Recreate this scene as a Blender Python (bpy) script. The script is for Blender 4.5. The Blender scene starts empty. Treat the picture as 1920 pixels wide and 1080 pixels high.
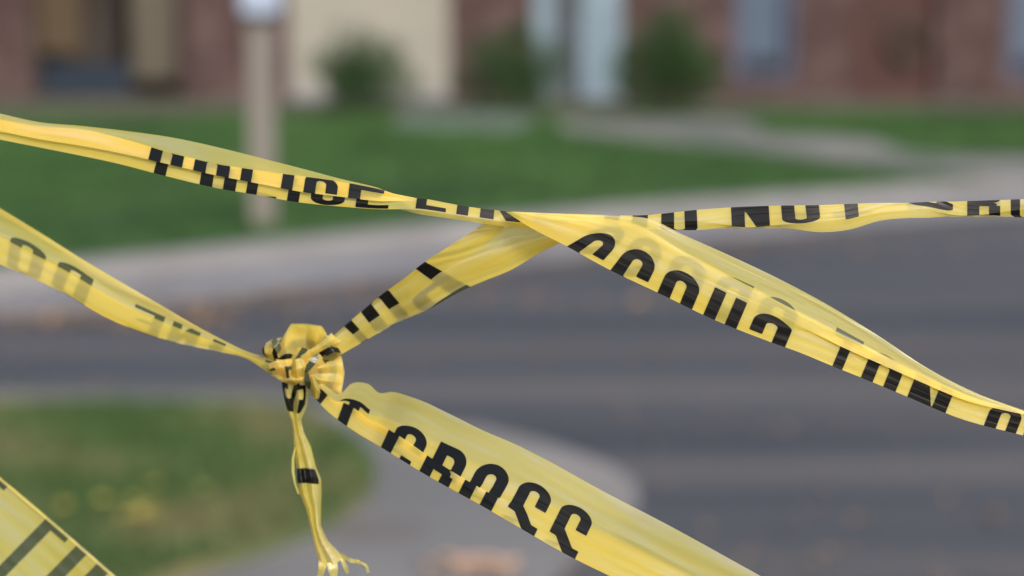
import bpy, bmesh, math, random
import numpy as np
from mathutils import Vector

random.seed(7)
rng = np.random.default_rng(11)
sc = bpy.context.scene
COL = sc.collection

# ------------------------------------------------------------------ camera
CAM_H = 1.5
FPX = 3733.0                       # focal length in photo pixels (1920 wide)
PITCH = math.atan((540 - 20) / FPX)
cam_d = bpy.data.cameras.new('camera')
cam_d.lens = 70.0
cam_d.sensor_width = 36.0
cam_d.clip_start = 0.05
cam_d.clip_end = 2000
cam_d.dof.use_dof = True
cam_d.dof.focus_distance = 0.93
cam_d.dof.aperture_fstop = 4.6
cam = bpy.data.objects.new('camera', cam_d)
COL.objects.link(cam)
cam.location = (0, 0, CAM_H)
cam.rotation_euler = (math.pi / 2 - PITCH, 0, 0)
sc.camera = cam

# ------------------------------------------------------------------ world, sun, exposure
SUN_EL, SUN_AZ = math.radians(35), math.radians(150)      # sun direction (azimuth from +Y, clockwise)
w = bpy.data.worlds.new('World')
sc.world = w
w.use_nodes = True
nt = w.node_tree
nt.nodes.clear()
wo = nt.nodes.new('ShaderNodeOutputWorld')
bg = nt.nodes.new('ShaderNodeBackground')
sky = nt.nodes.new('ShaderNodeTexSky')
sky.sky_type = 'NISHITA'
sky.sun_disc = False
sky.sun_elevation = SUN_EL
sky.sun_rotation = SUN_AZ
sky.air_density = 1.0
sky.dust_density = 3.0
sky.ozone_density = 1.0
bg.inputs['Strength'].default_value = 0.10
nt.links.new(sky.outputs[0], bg.inputs[0])
nt.links.new(bg.outputs[0], wo.inputs[0])
sl = bpy.data.lights.new('sun', 'SUN')
sl.energy = 2.3
sl.angle = math.radians(14)
sl.color = (1.0, 0.93, 0.82)
so = bpy.data.objects.new('sun', sl)
COL.objects.link(so)
sd = Vector((math.sin(SUN_AZ) * math.cos(SUN_EL), math.cos(SUN_AZ) * math.cos(SUN_EL), math.sin(SUN_EL)))
so.rotation_euler = sd.to_track_quat('Z', 'Y').to_euler()
sc.view_settings.view_transform = 'Standard'
sc.view_settings.look = 'None'
sc.view_settings.gamma = 1
sc.view_settings.use_curve_mapping = False
sc.view_settings.exposure = 0.92
sc.cycles.use_denoising = True
sc.cycles.transparent_max_bounces = 24
sc.cycles.max_bounces = 10
sc.cycles.transmission_bounces = 10
sc.cycles.sample_clamp_indirect = 6

# ------------------------------------------------------------------ frames of reference
FWD = Vector((0, math.cos(PITCH), -math.sin(PITCH)))
UPV = Vector((0, math.sin(PITCH), math.cos(PITCH)))
RGT = Vector((1, 0, 0))
fF, fU, fR = np.array(FWD), np.array(UPV), np.array(RGT)
CP = np.array([0, 0, CAM_H])


def P3(x, y, d):
    """world points for arrays of photo pixels and depth (m) along the view axis"""
    x, y, d = np.asarray(x, float), np.asarray(y, float), np.asarray(d, float)
    return CP + d[..., None] * (fF + ((x - 960) / FPX)[..., None] * fR - ((y - 540) / FPX)[..., None] * fU)


def G(x, y, z=0.0):
    """ground point seen at a photo pixel"""
    r = FWD + RGT * ((x - 960) / FPX) - UPV * ((y - 540) / FPX)
    k = (z - CAM_H) / r.z
    return (r.x * k, r.y * k)


# ------------------------------------------------------------------ object helpers
def tag(o, label=None, cat=None, group=None, kind=None):
    if label: o['label'] = label
    if cat: o['category'] = cat
    if group: o['group'] = group
    if kind: o['kind'] = kind
    return o


def empty(name, loc=(0, 0, 0)):
    o = bpy.data.objects.new(name, None)
    o.empty_display_size = 0.05
    o.location = loc
    COL.objects.link(o)
    return o


def mesh_obj(name, verts, faces, mat, parent=None, smooth=False):
    me = bpy.data.meshes.new(name)
    me.from_pydata([tuple(map(float, v)) for v in verts], [], [tuple(int(i) for i in f) for f in faces])
    me.materials.append(mat)
    if smooth:
        me.polygons.foreach_set('use_smooth', [True] * len(me.polygons))
    me.update()
    o = bpy.data.objects.new(name, me)
    COL.objects.link(o)
    if parent is not None:
        o.parent = parent
        o.matrix_parent_inverse = parent.matrix_basis.inverted()
    return o


class MB:
    def __init__(self):
        self.v, self.f = [], []

    def box(self, x0, x1, y0, y1, z0, z1):
        b = len(self.v)
        self.v += [(x0, y0, z0), (x1, y0, z0), (x1, y1, z0), (x0, y1, z0), (x0, y0, z1), (x1, y0, z1), (x1, y1, z1), (x0, y1, z1)]
        self.f += [tuple(b + i for i in q) for q in ((0, 3, 2, 1), (4, 5, 6, 7), (0, 1, 5, 4), (1, 2, 6, 5), (2, 3, 7, 6), (3, 0, 4, 7))]
        return self

    def build(self, name, mat, parent=None, bevel=0):
        o = mesh_obj(name, self.v, self.f, mat, parent)
        if bevel:
            m = o.modifiers.new('bevel', 'BEVEL')
            m.width = bevel
            m.segments = 2
        return o


# ------------------------------------------------------------------ materials
def mat_new(name):
    m = bpy.data.materials.new(name)
    m.use_nodes = True
    t = m.node_tree
    for n in list(t.nodes): t.nodes.remove(n)
    out = t.nodes.new('ShaderNodeOutputMaterial')
    return m, t, out


def N(t, typ, **kw):
    n = t.nodes.new(typ)
    for k, v in kw.items():
        if k in n.inputs.keys() if isinstance(k, str) else False:
            n.inputs[k].default_value = v
        else:
            setattr(n, k, v)
    return n


def ramp(t, stops):
    r = t.nodes.new('ShaderNodeValToRGB')
    e = r.color_ramp.elements
    while len(e) > 1: e.remove(e[-1])
    e[0].position, e[0].color = stops[0][0], (*stops[0][1], 1)
    for p, c in stops[1:]:
        k = e.new(p)
        k.color = (*c, 1)
    return r


def noisy(name, stops, scale=5.0, detail=5, rough=0.85, bump=0.2, bscale=60, stretch=(1, 1, 1), second=None, spec=0.3):
    m, t, out = mat_new(name)
    b = t.nodes.new('ShaderNodeBsdfPrincipled')
    b.inputs['Roughness'].default_value = rough
    b.inputs['Specular IOR Level'].default_value = spec
    tc = t.nodes.new('ShaderNodeTexCoord')
    mp = t.nodes.new('ShaderNodeMapping')
    mp.inputs['Scale'].default_value = stretch
    t.links.new(tc.outputs['Object'], mp.inputs[0])
    n1 = t.nodes.new('ShaderNodeTexNoise')
    n1.inputs['Scale'].default_value = scale
    n1.inputs['Detail'].default_value = detail
    t.links.new(mp.outputs[0], n1.inputs['Vector'])
    r = ramp(t, stops)
    t.links.new(n1.outputs['Fac'], r.inputs[0])
    colsock = r.outputs[0]
    if second:
        sc2, thr, col2 = second
        n2 = t.nodes.new('ShaderNodeTexNoise')
        n2.inputs['Scale'].default_value = sc2
        n2.inputs['Detail'].default_value = 4
        t.links.new(mp.outputs[0], n2.inputs['Vector'])
        r2 = ramp(t, [(thr, (0, 0, 0)), (thr + 0.12, (1, 1, 1))])
        t.links.new(n2.outputs['Fac'], r2.inputs[0])
        mx = t.nodes.new('ShaderNodeMix')
        mx.data_type = 'RGBA'
        t.links.new(r2.outputs[0], mx.inputs[0])
        t.links.new(colsock, mx.inputs[6])
        mx.inputs[7].default_value = (*col2, 1)
        colsock = mx.outputs[2]
    t.links.new(colsock, b.inputs['Base Color'])
    if bump:
        n3 = t.nodes.new('ShaderNodeTexNoise')
        n3.inputs['Scale'].default_value = bscale
        n3.inputs['Detail'].default_value = 3
        t.links.new(tc.outputs['Object'], n3.inputs['Vector'])
        bp = t.nodes.new('ShaderNodeBump')
        bp.inputs['Strength'].default_value = bump
        bp.inputs['Distance'].default_value = 0.01
        t.links.new(n3.outputs['Fac'], bp.inputs['Height'])
        t.links.new(bp.outputs[0], b.inputs['Normal'])
    t.links.new(b.outputs[0], out.inputs[0])
    return m


def brick_mat(name, c1, c2, mortar, blot=None):
    m, t, out = mat_new(name)
    b = t.nodes.new('ShaderNodeBsdfPrincipled')
    b.inputs['Roughness'].default_value = 0.9
    tc = t.nodes.new('ShaderNodeTexCoord')
    mp = t.nodes.new('ShaderNodeMapping')
    mp.inputs['Rotation'].default_value = (math.radians(90), 0, 0)
    t.links.new(tc.outputs['Object'], mp.inputs[0])
    bt = t.nodes.new('ShaderNodeTexBrick')
    bt.inputs['Scale'].default_value = 1.0
    bt.inputs['Brick Width'].default_value = 0.215
    bt.inputs['Row Height'].default_value = 0.075
    bt.inputs['Mortar Size'].default_value = 0.006
    bt.inputs['Color1'].default_value = (*c1, 1)
    bt.inputs['Color2'].default_value = (*c2, 1)
    bt.inputs['Mortar'].default_value = (*mortar, 1)
    t.links.new(mp.outputs[0], bt.inputs['Vector'])
    n = t.nodes.new('ShaderNodeTexNoise')
    n.inputs['Scale'].default_value = 2.2
    n.inputs['Detail'].default_value = 3
    t.links.new(tc.outputs['Object'], n.inputs['Vector'])
    r = ramp(t, [(0.46, (0.0, 0.0, 0.0)), (0.62, (1, 1, 1))])
    t.links.new(n.outputs['Fac'], r.inputs[0])
    mx = t.nodes.new('ShaderNodeMix')
    mx.data_type = 'RGBA'
    t.links.new(r.outputs[0], mx.inputs[0])
    t.links.new(bt.outputs['Color'], mx.inputs[6])
    mx.inputs[7].default_value = (*(blot or mortar), 1)
    t.links.new(mx.outputs[2], b.inputs['Base Color'])
    bp = t.nodes.new('ShaderNodeBump')
    bp.inputs['Distance'].default_value = 0.01
    bp.inputs['Strength'].default_value = 0.6
    bp.invert = True
    t.links.new(bt.outputs['Fac'], bp.inputs['Height'])
    t.links.new(bp.outputs[0], b.inputs['Normal'])
    t.links.new(b.outputs[0], out.inputs[0])
    return m


def film_mat():
    """thin yellow polyethylene film, black ink on one face; attribute 'ink' is the signed distance (mm) to the lettering"""
    m, t, out = mat_new('yellow_film')
    L = t.links.new
    geo = t.nodes.new('ShaderNodeNewGeometry')
    at = t.nodes.new('ShaderNodeAttribute')
    at.attribute_name = 'ink'
    mr = t.nodes.new('ShaderNodeMapRange')
    mr.inputs['From Min'].default_value = 0.16
    mr.inputs['From Max'].default_value = -0.16
    L(at.outputs['Fac'], mr.inputs['Value'])
    uv = t.nodes.new('ShaderNodeAttribute')
    uv.attribute_name = 'tape'
    mp = t.nodes.new('ShaderNodeMapping')
    mp.inputs['Scale'].default_value = (0.014, 0.13, 1)
    L(uv.outputs['Vector'], mp.inputs[0])
    ns = t.nodes.new('ShaderNodeTexNoise')       # stretch streaks, with crease glints painted in as the palest colour
    ns.inputs['Scale'].default_value = 1.0
    ns.inputs['Detail'].default_value = 4
    L(mp.outputs[0], ns.inputs['Vector'])
    colr = ramp(t, [(0.32, (0.95, 0.80, 0.17)), (0.52, (0.96, 0.87, 0.30)), (0.68, (0.97, 0.93, 0.62))])
    L(ns.outputs['Fac'], colr.inputs[0])
    mp2 = t.nodes.new('ShaderNodeMapping')
    mp2.inputs['Scale'].default_value = (0.010, 0.12, 1)
    L(uv.outputs['Vector'], mp2.inputs[0])
    n2 = t.nodes.new('ShaderNodeTexNoise')
    n2.inputs['Scale'].default_value = 1.0
    n2.inputs['Detail'].default_value = 2
    n2.inputs['Distortion'].default_value = 0.6
    L(mp2.outputs[0], n2.inputs['Vector'])
    bp = t.nodes.new('ShaderNodeBump')
    bp.inputs['Strength'].default_value = 0.55
    bp.inputs['Distance'].default_value = 0.0012
    L(n2.outputs['Fac'], bp.inputs['Height'])
    dif = t.nodes.new('ShaderNodeBsdfDiffuse')
    trl = t.nodes.new('ShaderNodeBsdfTranslucent')
    tint = t.nodes.new('ShaderNodeMix'); tint.data_type = 'RGBA'; tint.blend_type = 'MULTIPLY'
    tint.inputs[0].default_value = 1.0; tint.inputs[7].default_value = (1.0, 0.86, 0.26, 1)
    L(colr.outputs[0], tint.inputs[6])
    L(colr.outputs[0], dif.inputs['Color']); L(tint.outputs[2], trl.inputs['Color'])
    for s in (dif, trl):
        pass
    m1 = t.nodes.new('ShaderNodeMixShader')
    m1.inputs[0].default_value = 0.64
    L(dif.outputs[0], m1.inputs[1]); L(trl.outputs[0], m1.inputs[2])
    trp = t.nodes.new('ShaderNodeBsdfTransparent')
    trp.inputs['Color'].default_value = (1.0, 0.91, 0.50, 1)
    m2 = t.nodes.new('ShaderNodeMixShader')
    m2.inputs[0].default_value = 0.41
    L(m1.outputs[0], m2.inputs[1]); L(trp.outputs[0], m2.inputs[2])
    gl = t.nodes.new('ShaderNodeBsdfGlossy')
    gl.inputs['Roughness'].default_value = 0.30
    L(bp.outputs[0], gl.inputs['Normal'])
    fr = t.nodes.new('ShaderNodeFresnel')
    fr.inputs['IOR'].default_value = 1.5
    io = t.nodes.new('ShaderNodeMath'); io.operation = 'MULTIPLY_ADD'   # same reflectance from either face
    io.inputs[1].default_value = -0.8333; io.inputs[2].default_value = 1.5
    L(geo.outputs['Backfacing'], io.inputs[0]); L(io.outputs[0], fr.inputs['IOR'])
    frs = t.nodes.new('ShaderNodeMath'); frs.operation = 'MULTIPLY'
    frs.inputs[1].default_value = 0.75
    L(fr.outputs[0], frs.inputs[0])
    film = t.nodes.new('ShaderNodeMixShader')
    L(frs.outputs[0], film.inputs[0]); L(m2.outputs[0], film.inputs[1]); L(gl.outputs[0], film.inputs[2])
    # ink, printed face
    ik = t.nodes.new('ShaderNodeBsdfDiffuse'); ik.inputs['Color'].default_value = (0.004, 0.004, 0.004, 1)
    igl = t.nodes.new('ShaderNodeBsdfGlossy'); igl.inputs['Roughness'].default_value = 0.30
    L(bp.outputs[0], igl.inputs['Normal'])
    ink = t.nodes.new('ShaderNodeMixShader')
    ikf = t.nodes.new('ShaderNodeMath'); ikf.operation = 'MULTIPLY'; ikf.inputs[1].default_value = 0.7
    L(fr.outputs[0], ikf.inputs[0])
    L(ikf.outputs[0], ink.inputs[0]); L(ik.outputs[0], ink.inputs[1]); L(igl.outputs[0], ink.inputs[2])
    # ink as seen through the film from the unprinted face
    bk = t.nodes.new('ShaderNodeBsdfDiffuse'); bk.inputs['Color'].default_value = (0.038, 0.048, 0.022, 1)
    ink2 = t.nodes.new('ShaderNodeMixShader')
    L(fr.outputs[0], ink2.inputs[0]); L(bk.outputs[0], ink2.inputs[1]); L(gl.outputs[0], ink2.inputs[2])
    side = t.nodes.new('ShaderNodeMixShader')
    L(geo.outputs['Backfacing'], side.inputs[0]); L(ink.outputs[0], side.inputs[1]); L(ink2.outputs[0], side.inputs[2])
    fin = t.nodes.new('ShaderNodeMixShader')
    L(mr.outputs[0], fin.inputs[0]); L(film.outputs[0], fin.inputs[1]); L(side.outputs[0], fin.inputs[2])
    L(fin.outputs[0], out.inputs[0])
    return m


M = {}
M['film'] = film_mat()
M['lawn'] = noisy('lawn_soil', [(0.3, (0.020, 0.048, 0.010)), (0.6, (0.029, 0.070, 0.015)), (0.8, (0.047, 0.087, 0.024))], 1.3, 6, 0.95, 0.5, 80)
M['verge'] = noisy('verge_grass', [(0.3, (0.038, 0.068, 0.021)), (0.5, (0.067, 0.095, 0.038)), (0.68, (0.132, 0.123, 0.061))], 1.6, 6, 0.95, 0.5, 80)
M['blade'] = noisy('grass_blade', [(0.34, (0.014, 0.046, 0.008)), (0.5, (0.030, 0.089, 0.015)), (0.66, (0.060, 0.122, 0.032))], 0.55, 5, 0.7, 0)
M['vblade'] = noisy('verge_blade', [(0.35, (0.038, 0.081, 0.021)), (0.5, (0.064, 0.106, 0.034)), (0.66, (0.145, 0.140, 0.064))], 1.8, 4, 0.7, 0)
M['asphalt'] = noisy('asphalt', [(0.36, (0.035, 0.040, 0.054)), (0.5, (0.057, 0.060, 0.071)), (0.64, (0.096, 0.090, 0.092))], 1.0, 6, 0.85, 0.5, 220, (0.10, 1.2, 1), (0.9, 0.58, (0.086, 0.072, 0.069)), 0.35)
M['concrete'] = noisy('concrete', [(0.3, (0.152, 0.149, 0.158)), (0.6, (0.197, 0.196, 0.207)), (0.8, (0.235, 0.234, 0.239))], 1.2, 6, 0.9, 0.3, 120)
M['concrete2'] = noisy('worn_concrete', [(0.3, (0.120, 0.120, 0.124)), (0.55, (0.156, 0.154, 0.156)), (0.8, (0.212, 0.202, 0.198))], 0.9, 6, 0.9, 0.3, 120, (1, 1, 1), (1.2, 0.62, (0.110, 0.092, 0.083)))
M['apron'] = noisy('pale_concrete', [(0.3, (0.163, 0.155, 0.151)), (0.8, (0.224, 0.213, 0.206))], 1.2, 6, 0.9, 0.3, 120)
M['walk'] = noisy('mossy_walk', [(0.35, (0.085, 0.106, 0.081)), (0.5, (0.145, 0.140, 0.132)), (0.7, (0.204, 0.196, 0.187))], 0.7, 4, 0.9, 0.3, 60)
M['mulch'] = noisy('mulch', [(0.3, (0.056, 0.052, 0.040)), (0.7, (0.112, 0.100, 0.080))], 3, 5, 0.95, 0.6, 60)
M['brick'] = brick_mat('mauve_brick', (0.055, 0.024, 0.023), (0.036, 0.019, 0.019), (0.057, 0.042, 0.040), (0.081, 0.052, 0.051))
M['brick_red'] = brick_mat('red_brick', (0.13, 0.035, 0.03), (0.085, 0.025, 0.025), (0.11, 0.06, 0.05), (0.10, 0.045, 0.04))
M['cream'] = noisy('cream_siding', [(0.3, (0.224, 0.217, 0.192)), (0.7, (0.272, 0.261, 0.232))], 0.8, 4, 0.8, 0.1, 30)
M['foundation'] = noisy('foundation', [(0.3, (0.160, 0.168, 0.192)), (0.7, (0.240, 0.240, 0.264))], 2, 4, 0.9, 0.2, 40)
M['white'] = noisy('white_paint', [(0.3, (0.119, 0.172, 0.222)), (0.7, (0.173, 0.232, 0.286))], 2, 3, 0.55, 0.05, 30)
M['bluecurtain'] = noisy('pale_blue_curtain', [(0.3, (0.054, 0.081, 0.122)), (0.7, (0.076, 0.105, 0.148))], 1.0, 3, 0.8, 0, 30, (8, 1, 0.5))
M['tancurtain'] = noisy('tan_curtain', [(0.3, (0.068, 0.059, 0.045)), (0.7, (0.096, 0.084, 0.068))], 1.2, 3, 0.9, 0, 30, (9, 1, 0.4))
M['browncurtain'] = noisy('brown_curtain', [(0.3, (0.054, 0.039, 0.024)), (0.7, (0.076, 0.054, 0.032))], 1.2, 3, 0.9, 0, 30, (9, 1, 0.4))
M['navy'] = noisy('navy_paint', [(0.3, (0.045, 0.05, 0.085)), (0.7, (0.07, 0.075, 0.12))], 3, 3, 0.6, 0, 30)
M['darkblue'] = noisy('dark_blue', [(0.3, (0.007, 0.015, 0.027)), (0.7, (0.013, 0.022, 0.038))], 2, 3, 0.6, 0, 30)
M['reveal'] = noisy('dark_room', [(0.3, (0.032, 0.025, 0.021)), (0.7, (0.042, 0.035, 0.032))], 2, 3, 0.9, 0, 30)
M['slate'] = noisy('slate_door', [(0.3, (0.036, 0.048, 0.060)), (0.7, (0.056, 0.068, 0.080))], 2, 3, 0.5, 0, 30)
M['reddoor'] = noisy('dark_red_door', [(0.3, (0.026, 0.014, 0.013)), (0.7, (0.062, 0.018, 0.016))], 3, 3, 0.6, 0, 30)
M['wreath'] = noisy('dry_wreath', [(0.3, (0.03, 0.022, 0.018)), (0.7, (0.05, 0.04, 0.03))], 8, 3, 0.9, 0, 30)
M['post'] = noisy('weathered_post', [(0.3, (0.140, 0.129, 0.119)), (0.7, (0.181, 0.167, 0.157))], 3, 5, 0.85, 0.3, 60, (6, 6, 0.6))
M['boxwhite'] = noisy('pale_blue_box', [(0.3, (0.275, 0.335, 0.449)), (0.7, (0.308, 0.370, 0.486))], 3, 3, 0.5, 0, 30)
M['shingle'] = noisy('shingle', [(0.3, (0.06, 0.05, 0.05)), (0.7, (0.10, 0.09, 0.085))], 6, 5, 0.9, 0.3, 40)
M['leaf'] = noisy('shrub_leaf', [(0.3, (0.013, 0.037, 0.009)), (0.6, (0.022, 0.059, 0.013)), (0.8, (0.044, 0.081, 0.022))], 4, 4, 0.6, 0)
M['bark'] = noisy('bark', [(0.3, (0.04, 0.03, 0.02)), (0.7, (0.08, 0.06, 0.04))], 12, 4, 0.9, 0.3, 60)
M['dryleaf'] = noisy('dry_leaf', [(0.3, (0.30, 0.17, 0.08)), (0.6, (0.42, 0.26, 0.14)), (0.8, (0.50, 0.36, 0.20))], 30, 3, 0.8, 0)
M['roadleaf'] = noisy('old_leaf', [(0.3, (0.16, 0.11, 0.08)), (0.7, (0.26, 0.19, 0.13))], 30, 3, 0.8, 0)
M['yelleaf'] = noisy('yellow_leaf', [(0.3, (0.42, 0.33, 0.06)), (0.7, (0.55, 0.46, 0.13))], 30, 3, 0.7, 0)
M['sunpatch'] = noisy('sun_patch_leaf', [(0.3, (0.34, 0.23, 0.17)), (0.7, (0.44, 0.31, 0.23))], 20, 3, 0.8, 0)


# ------------------------------------------------------------------ ground, road, paths
def sheet(name, pts, z, mat, thick=0.0, px=True):
    w_ = [G(p[0], p[1], z) for p in pts] if px else pts
    n = len(w_)
    v = [(x, y, z) for x, y in w_]
    f = [tuple(range(n))]
    a = sum(w_[i][0] * w_[(i + 1) % n][1] - w_[(i + 1) % n][0] * w_[i][1] for i in range(n))
    if a < 0: f = [tuple(reversed(range(n)))]
    if thick:
        v += [(x, y, z - thick) for x, y in w_]
        f += [(i, (i + 1) % n, n + (i + 1) % n, n + i) if a < 0 else (i, n + i, n + (i + 1) % n, (i + 1) % n) for i in range(n)]
    o = mesh_obj(name, v, f, mat)
    tag(o, kind='structure')
    return o


def smooth_line(pts, k=6):
    p = np.array(pts, float)
    out = []
    for i in range(len(p) - 1):
        a, b = p[i], p[i + 1]
        a0 = p[i - 1] if i else 2 * a - b
        b1 = p[i + 2] if i + 2 < len(p) else 2 * b - a
        for j in range(k):
            t = j / k
            out.append(tuple(0.5 * ((2 * a) + (b - a0) * t + (2 * a0 - 5 * a + 4 * b - b1) * t * t + (-a0 + 3 * a - 3 * b + b1) * t ** 3)))
    out.append(tuple(p[-1]))
    return out


sheet('ground', [(-400, -60), (400, -60), (400, 900), (-400, 900)], -0.02, M['lawn'], px=False)
# asphalt: everything between the two kerbs; far edge from the photograph
far_edge = smooth_line([(-900, 640), (-400, 620), (0, 593), (300, 571), (600, 532), (1000, 492), (1500, 434), (1920, 400), (2500, 368), (3400, 335)])
fe = [G(*p) for p in far_edge]
sheet('road', [(-40, fe[0][1] + -2.6 + (0)), *[(-40, fe[0][1] - 0.4)], *fe, (40, fe[-1][1] + 8), (40, -30), (-40, -30)], -0.004, M['asphalt'], px=False)
# far gutter and pavement
lawn_edge = smooth_line([(-900, 556), (-400, 530), (0, 502), (300, 474), (600, 443), (900, 411), (1240, 380), (1500, 362), (1920, 334), (2500, 305), (3400, 280)])
le = [G(p[0], p[1], 0.10) for p in lawn_edge]
sheet('pavement', fe + le[::-1], 0.0, M['concrete'], px=False)


def strip(name, line, w0, w1, z0, z1, mat):
    """a kerb running along a world line, offset w0..w1 to its left side"""
    p = np.array(line)
    d = np.gradient(p, axis=0)
    d /= np.linalg.norm(d, axis=1)[:, None]
    nrm = np.stack([-d[:, 1], d[:, 0]], 1)
    a, b = p + nrm * w0, p + nrm * w1
    n = len(p)
    v = [(*q, z0) for q in a] + [(*q, z1) for q in a] + [(*q, z1) for q in b] + [(*q, z0) for q in b]
    f = []
    for i in range(n - 1):
        for k in range(3):
            f.append((k * n + i, k * n + i + 1, (k + 1) * n + i + 1, (k + 1) * n + i))
    o = mesh_obj(name, v, f, mat)
    tag(o, kind='structure')
    return o


strip('kerb', le, -0.16, 0.004, 0.0, 0.11, M['concrete'])
lp = np.array(le)
dd = np.gradient(lp, axis=0); dd /= np.linalg.norm(dd, axis=1)[:, None]
lawn_line = [tuple(q) for q in lp + np.stack([-dd[:, 1], dd[:, 0]], 1) * 0.006]
sheet('lawn', lawn_line + [(60, lawn_line[-1][1] + 20), (60, 70), (-60, 70), (-60, lawn_line[0][1] - 6)], 0.10, M['lawn'], 0.10, px=False)
# leaf-stained gutter line beside the far kerb
gl = strip('gutter_stain', fe, -0.34, -0.03, -0.0005, 0.0005, noisy('gutter_dirt', [(0.35, (0.055, 0.05, 0.05)), (0.7, (0.115, 0.09, 0.075))], 2.5, 5, 0.95, 0))

# near corner: worn concrete, pale apron, grass verge
sheet('footpath', [(-900, 738), (-200, 735), (470, 738), (640, 765), (790, 790), (900, 800), (1030, 830), (1140, 868), (1195, 905), (1200, 950), (1150, 1000), (1075, 1050), (1000, 1120), (900, 1300), (500, 1500), (-900, 1500)], 0.004, M['concrete2'], 0.02)
sheet('pale_apron', smooth_line([(760, 800), (900, 806), (1030, 836), (1140, 873), (1188, 908), (1190, 945), (1130, 965), (1040, 940), (940, 900), (840, 860), (760, 830)], 3)[:-1], 0.008, M['apron'])
verge_px = [(-900, 756), (-200, 754), (200, 753), (480, 756), (580, 772), (650, 810), (698, 862), (700, 895), (660, 935), (600, 968), (520, 1000), (430, 1030), (320, 1062), (230, 1100), (60, 1180), (-300, 1300), (-900, 1400)]
sheet('grass_verge', verge_px, 0.05, M['verge'], 0.06)
# walk from the house doors to the kerb and the bed along the wall
sheet('garden_path', [(1040, 226), (1200, 222), (1390, 222), (1440, 250), (1640, 262), (1700, 288), (1930, 296), (2400, 330), (2400, 352), (1930, 336), (1700, 322), (1480, 292), (1240, 268), (1060, 246)], 0.104, M['walk'])
sheet('bedding_strip', [(-500, 232), (330, 230), (480, 214), (700, 216), (1040, 222), (1230, 224), (1440, 206), (2500, 210), (2500, 180), (-500, 180)], 0.108, M['mulch'])
sheet('paving_patch', [(735, 236), (960, 246), (1010, 226), (960, 206), (745, 206)], 0.112, M['foundation'])

# ------------------------------------------------------------------ house (facade plane about 31 m away)
YW = G(960, 198)[1]
SW = FPX / (YW * math.cos(PITCH) + CAM_H * math.sin(PITCH))       # pixels per metre at the wall foot


def wx(px): return (px - 960) / SW


def wz(py):
    """height at the wall plane of a photo row"""
    r = FWD - UPV * ((py - 540) / FPX)
    return CAM_H + r.z * YW / r.y


house = empty('brick_house', (0, YW, 0))
tag(house, 'long brick house with cream wall panel, pale door and tall windows behind the lawn', 'house')
Ztop = 3.0
openings = [(60, 350, -0.0), (1000, 1166), (1372, 1492), (1592, 1752), (1880, 2010)]
brick_spans = [(-1500, 60), (350, 545), (842, 1000), (1166, 1372), (1492, 1592), (1752, 1880), (2010, 3400)]
for a, b in brick_spans:
    MB().box(wx(a), wx(b), YW, YW + 0.3, 0, Ztop).build('brick_wall', M['brick'], house)
cw = MB().box(wx(545), wx(842), YW - 0.02, YW + 0.3, wz(172), Ztop).build('cream_wall', M['cream'], house)
MB().box(wx(545), wx(842), YW - 0.05, YW + 0.3, 0, wz(172)).build('foundation', M['foundation'], house)
for a, b, sill in ((60, 350, 186), (1372, 1492, 152), (1880, 2010, 152)):
    MB().box(wx(a), wx(b), YW, YW + 0.3, 0, wz(sill)).build('brick_wall', M['brick'], house)
MB().box(wx(-1500), wx(3400), YW + 0.002, YW + 0.3, Ztop, 3.3).build('frieze', M['cream'], house)
roof_v = [(wx(-1560), YW - 0.6, 3.25), (wx(3460), YW - 0.6, 3.25), (wx(3460), YW + 5, 5.6), (wx(-1560), YW + 5, 5.6), (wx(-1560), YW + 10.6, 3.25), (wx(3460), YW + 10.6, 3.25)]
mesh_obj('roof', roof_v, [(0, 1, 2, 3), (3, 2, 5, 4), (0, 4, 5, 1), (0, 3, 4), (1, 5, 2)], M['shingle'], house)
MB().box(wx(-1500), wx(3400), YW + 9.7, YW + 10, 0, 3.2).build('back_wall', M['brick'], house)
MB().box(wx(-1500), wx(3400), YW + 0.9, YW + 1.0, 0, 3.2).build('inner_wall', M['reveal'], house)

# wide window with curtains, dark blue lower pane
wn = MB()
wn.box(wx(60), wx(72), YW + 0.05, YW + 0.12, wz(186), Ztop - .3).box(wx(338), wx(350), YW + 0.05, YW + 0.12, wz(186), Ztop - .3)
wn.box(wx(72), wx(338), YW + 0.05, YW + 0.12, wz(186), wz(180))
wf = wn.build('window', M['reveal'], house)
MB().box(wx(73), wx(150), YW + 0.2, YW + 0.26, wz(100), 2.7).build('curtain', M['browncurtain'], wf)
MB().box(wx(246), wx(336), YW + 0.2, YW + 0.26, wz(150), 2.7).build('curtain', M['tancurtain'], wf)
MB().box(wx(76), wx(243), YW + 0.13, YW + 0.18, wz(180), wz(118)).build('pane', M['darkblue'], wf)

# pale entrance: two pale panels beside a slate door
ent = MB().box(wx(1000), wx(1166), YW + 0.06, YW + 0.3, 0, wz(192)).build('door_step', M['concrete'], house)
dr = MB().box(wx(1036), wx(1088), YW + 0.12, YW + 0.18, wz(192), 2.5).build('door', M['slate'], house)
MB().box(wx(1000), wx(1036), YW + 0.03, YW + 0.2, wz(192), 2.6).build('side_panel', M['white'], house)
MB().box(wx(1088), wx(1166), YW + 0.03, YW + 0.2, wz(192), 2.6).build('side_panel', M['white'], house)
MB().box(wx(1078), wx(1084), YW + 0.09, YW + 0.12, 1.05, 1.2).build('handle', M['white'], dr)
MB().box(wx(1000), wx(1166), YW + 0.03, YW + 0.2, 2.6, Ztop).build('lintel', M['white'], house)

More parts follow.
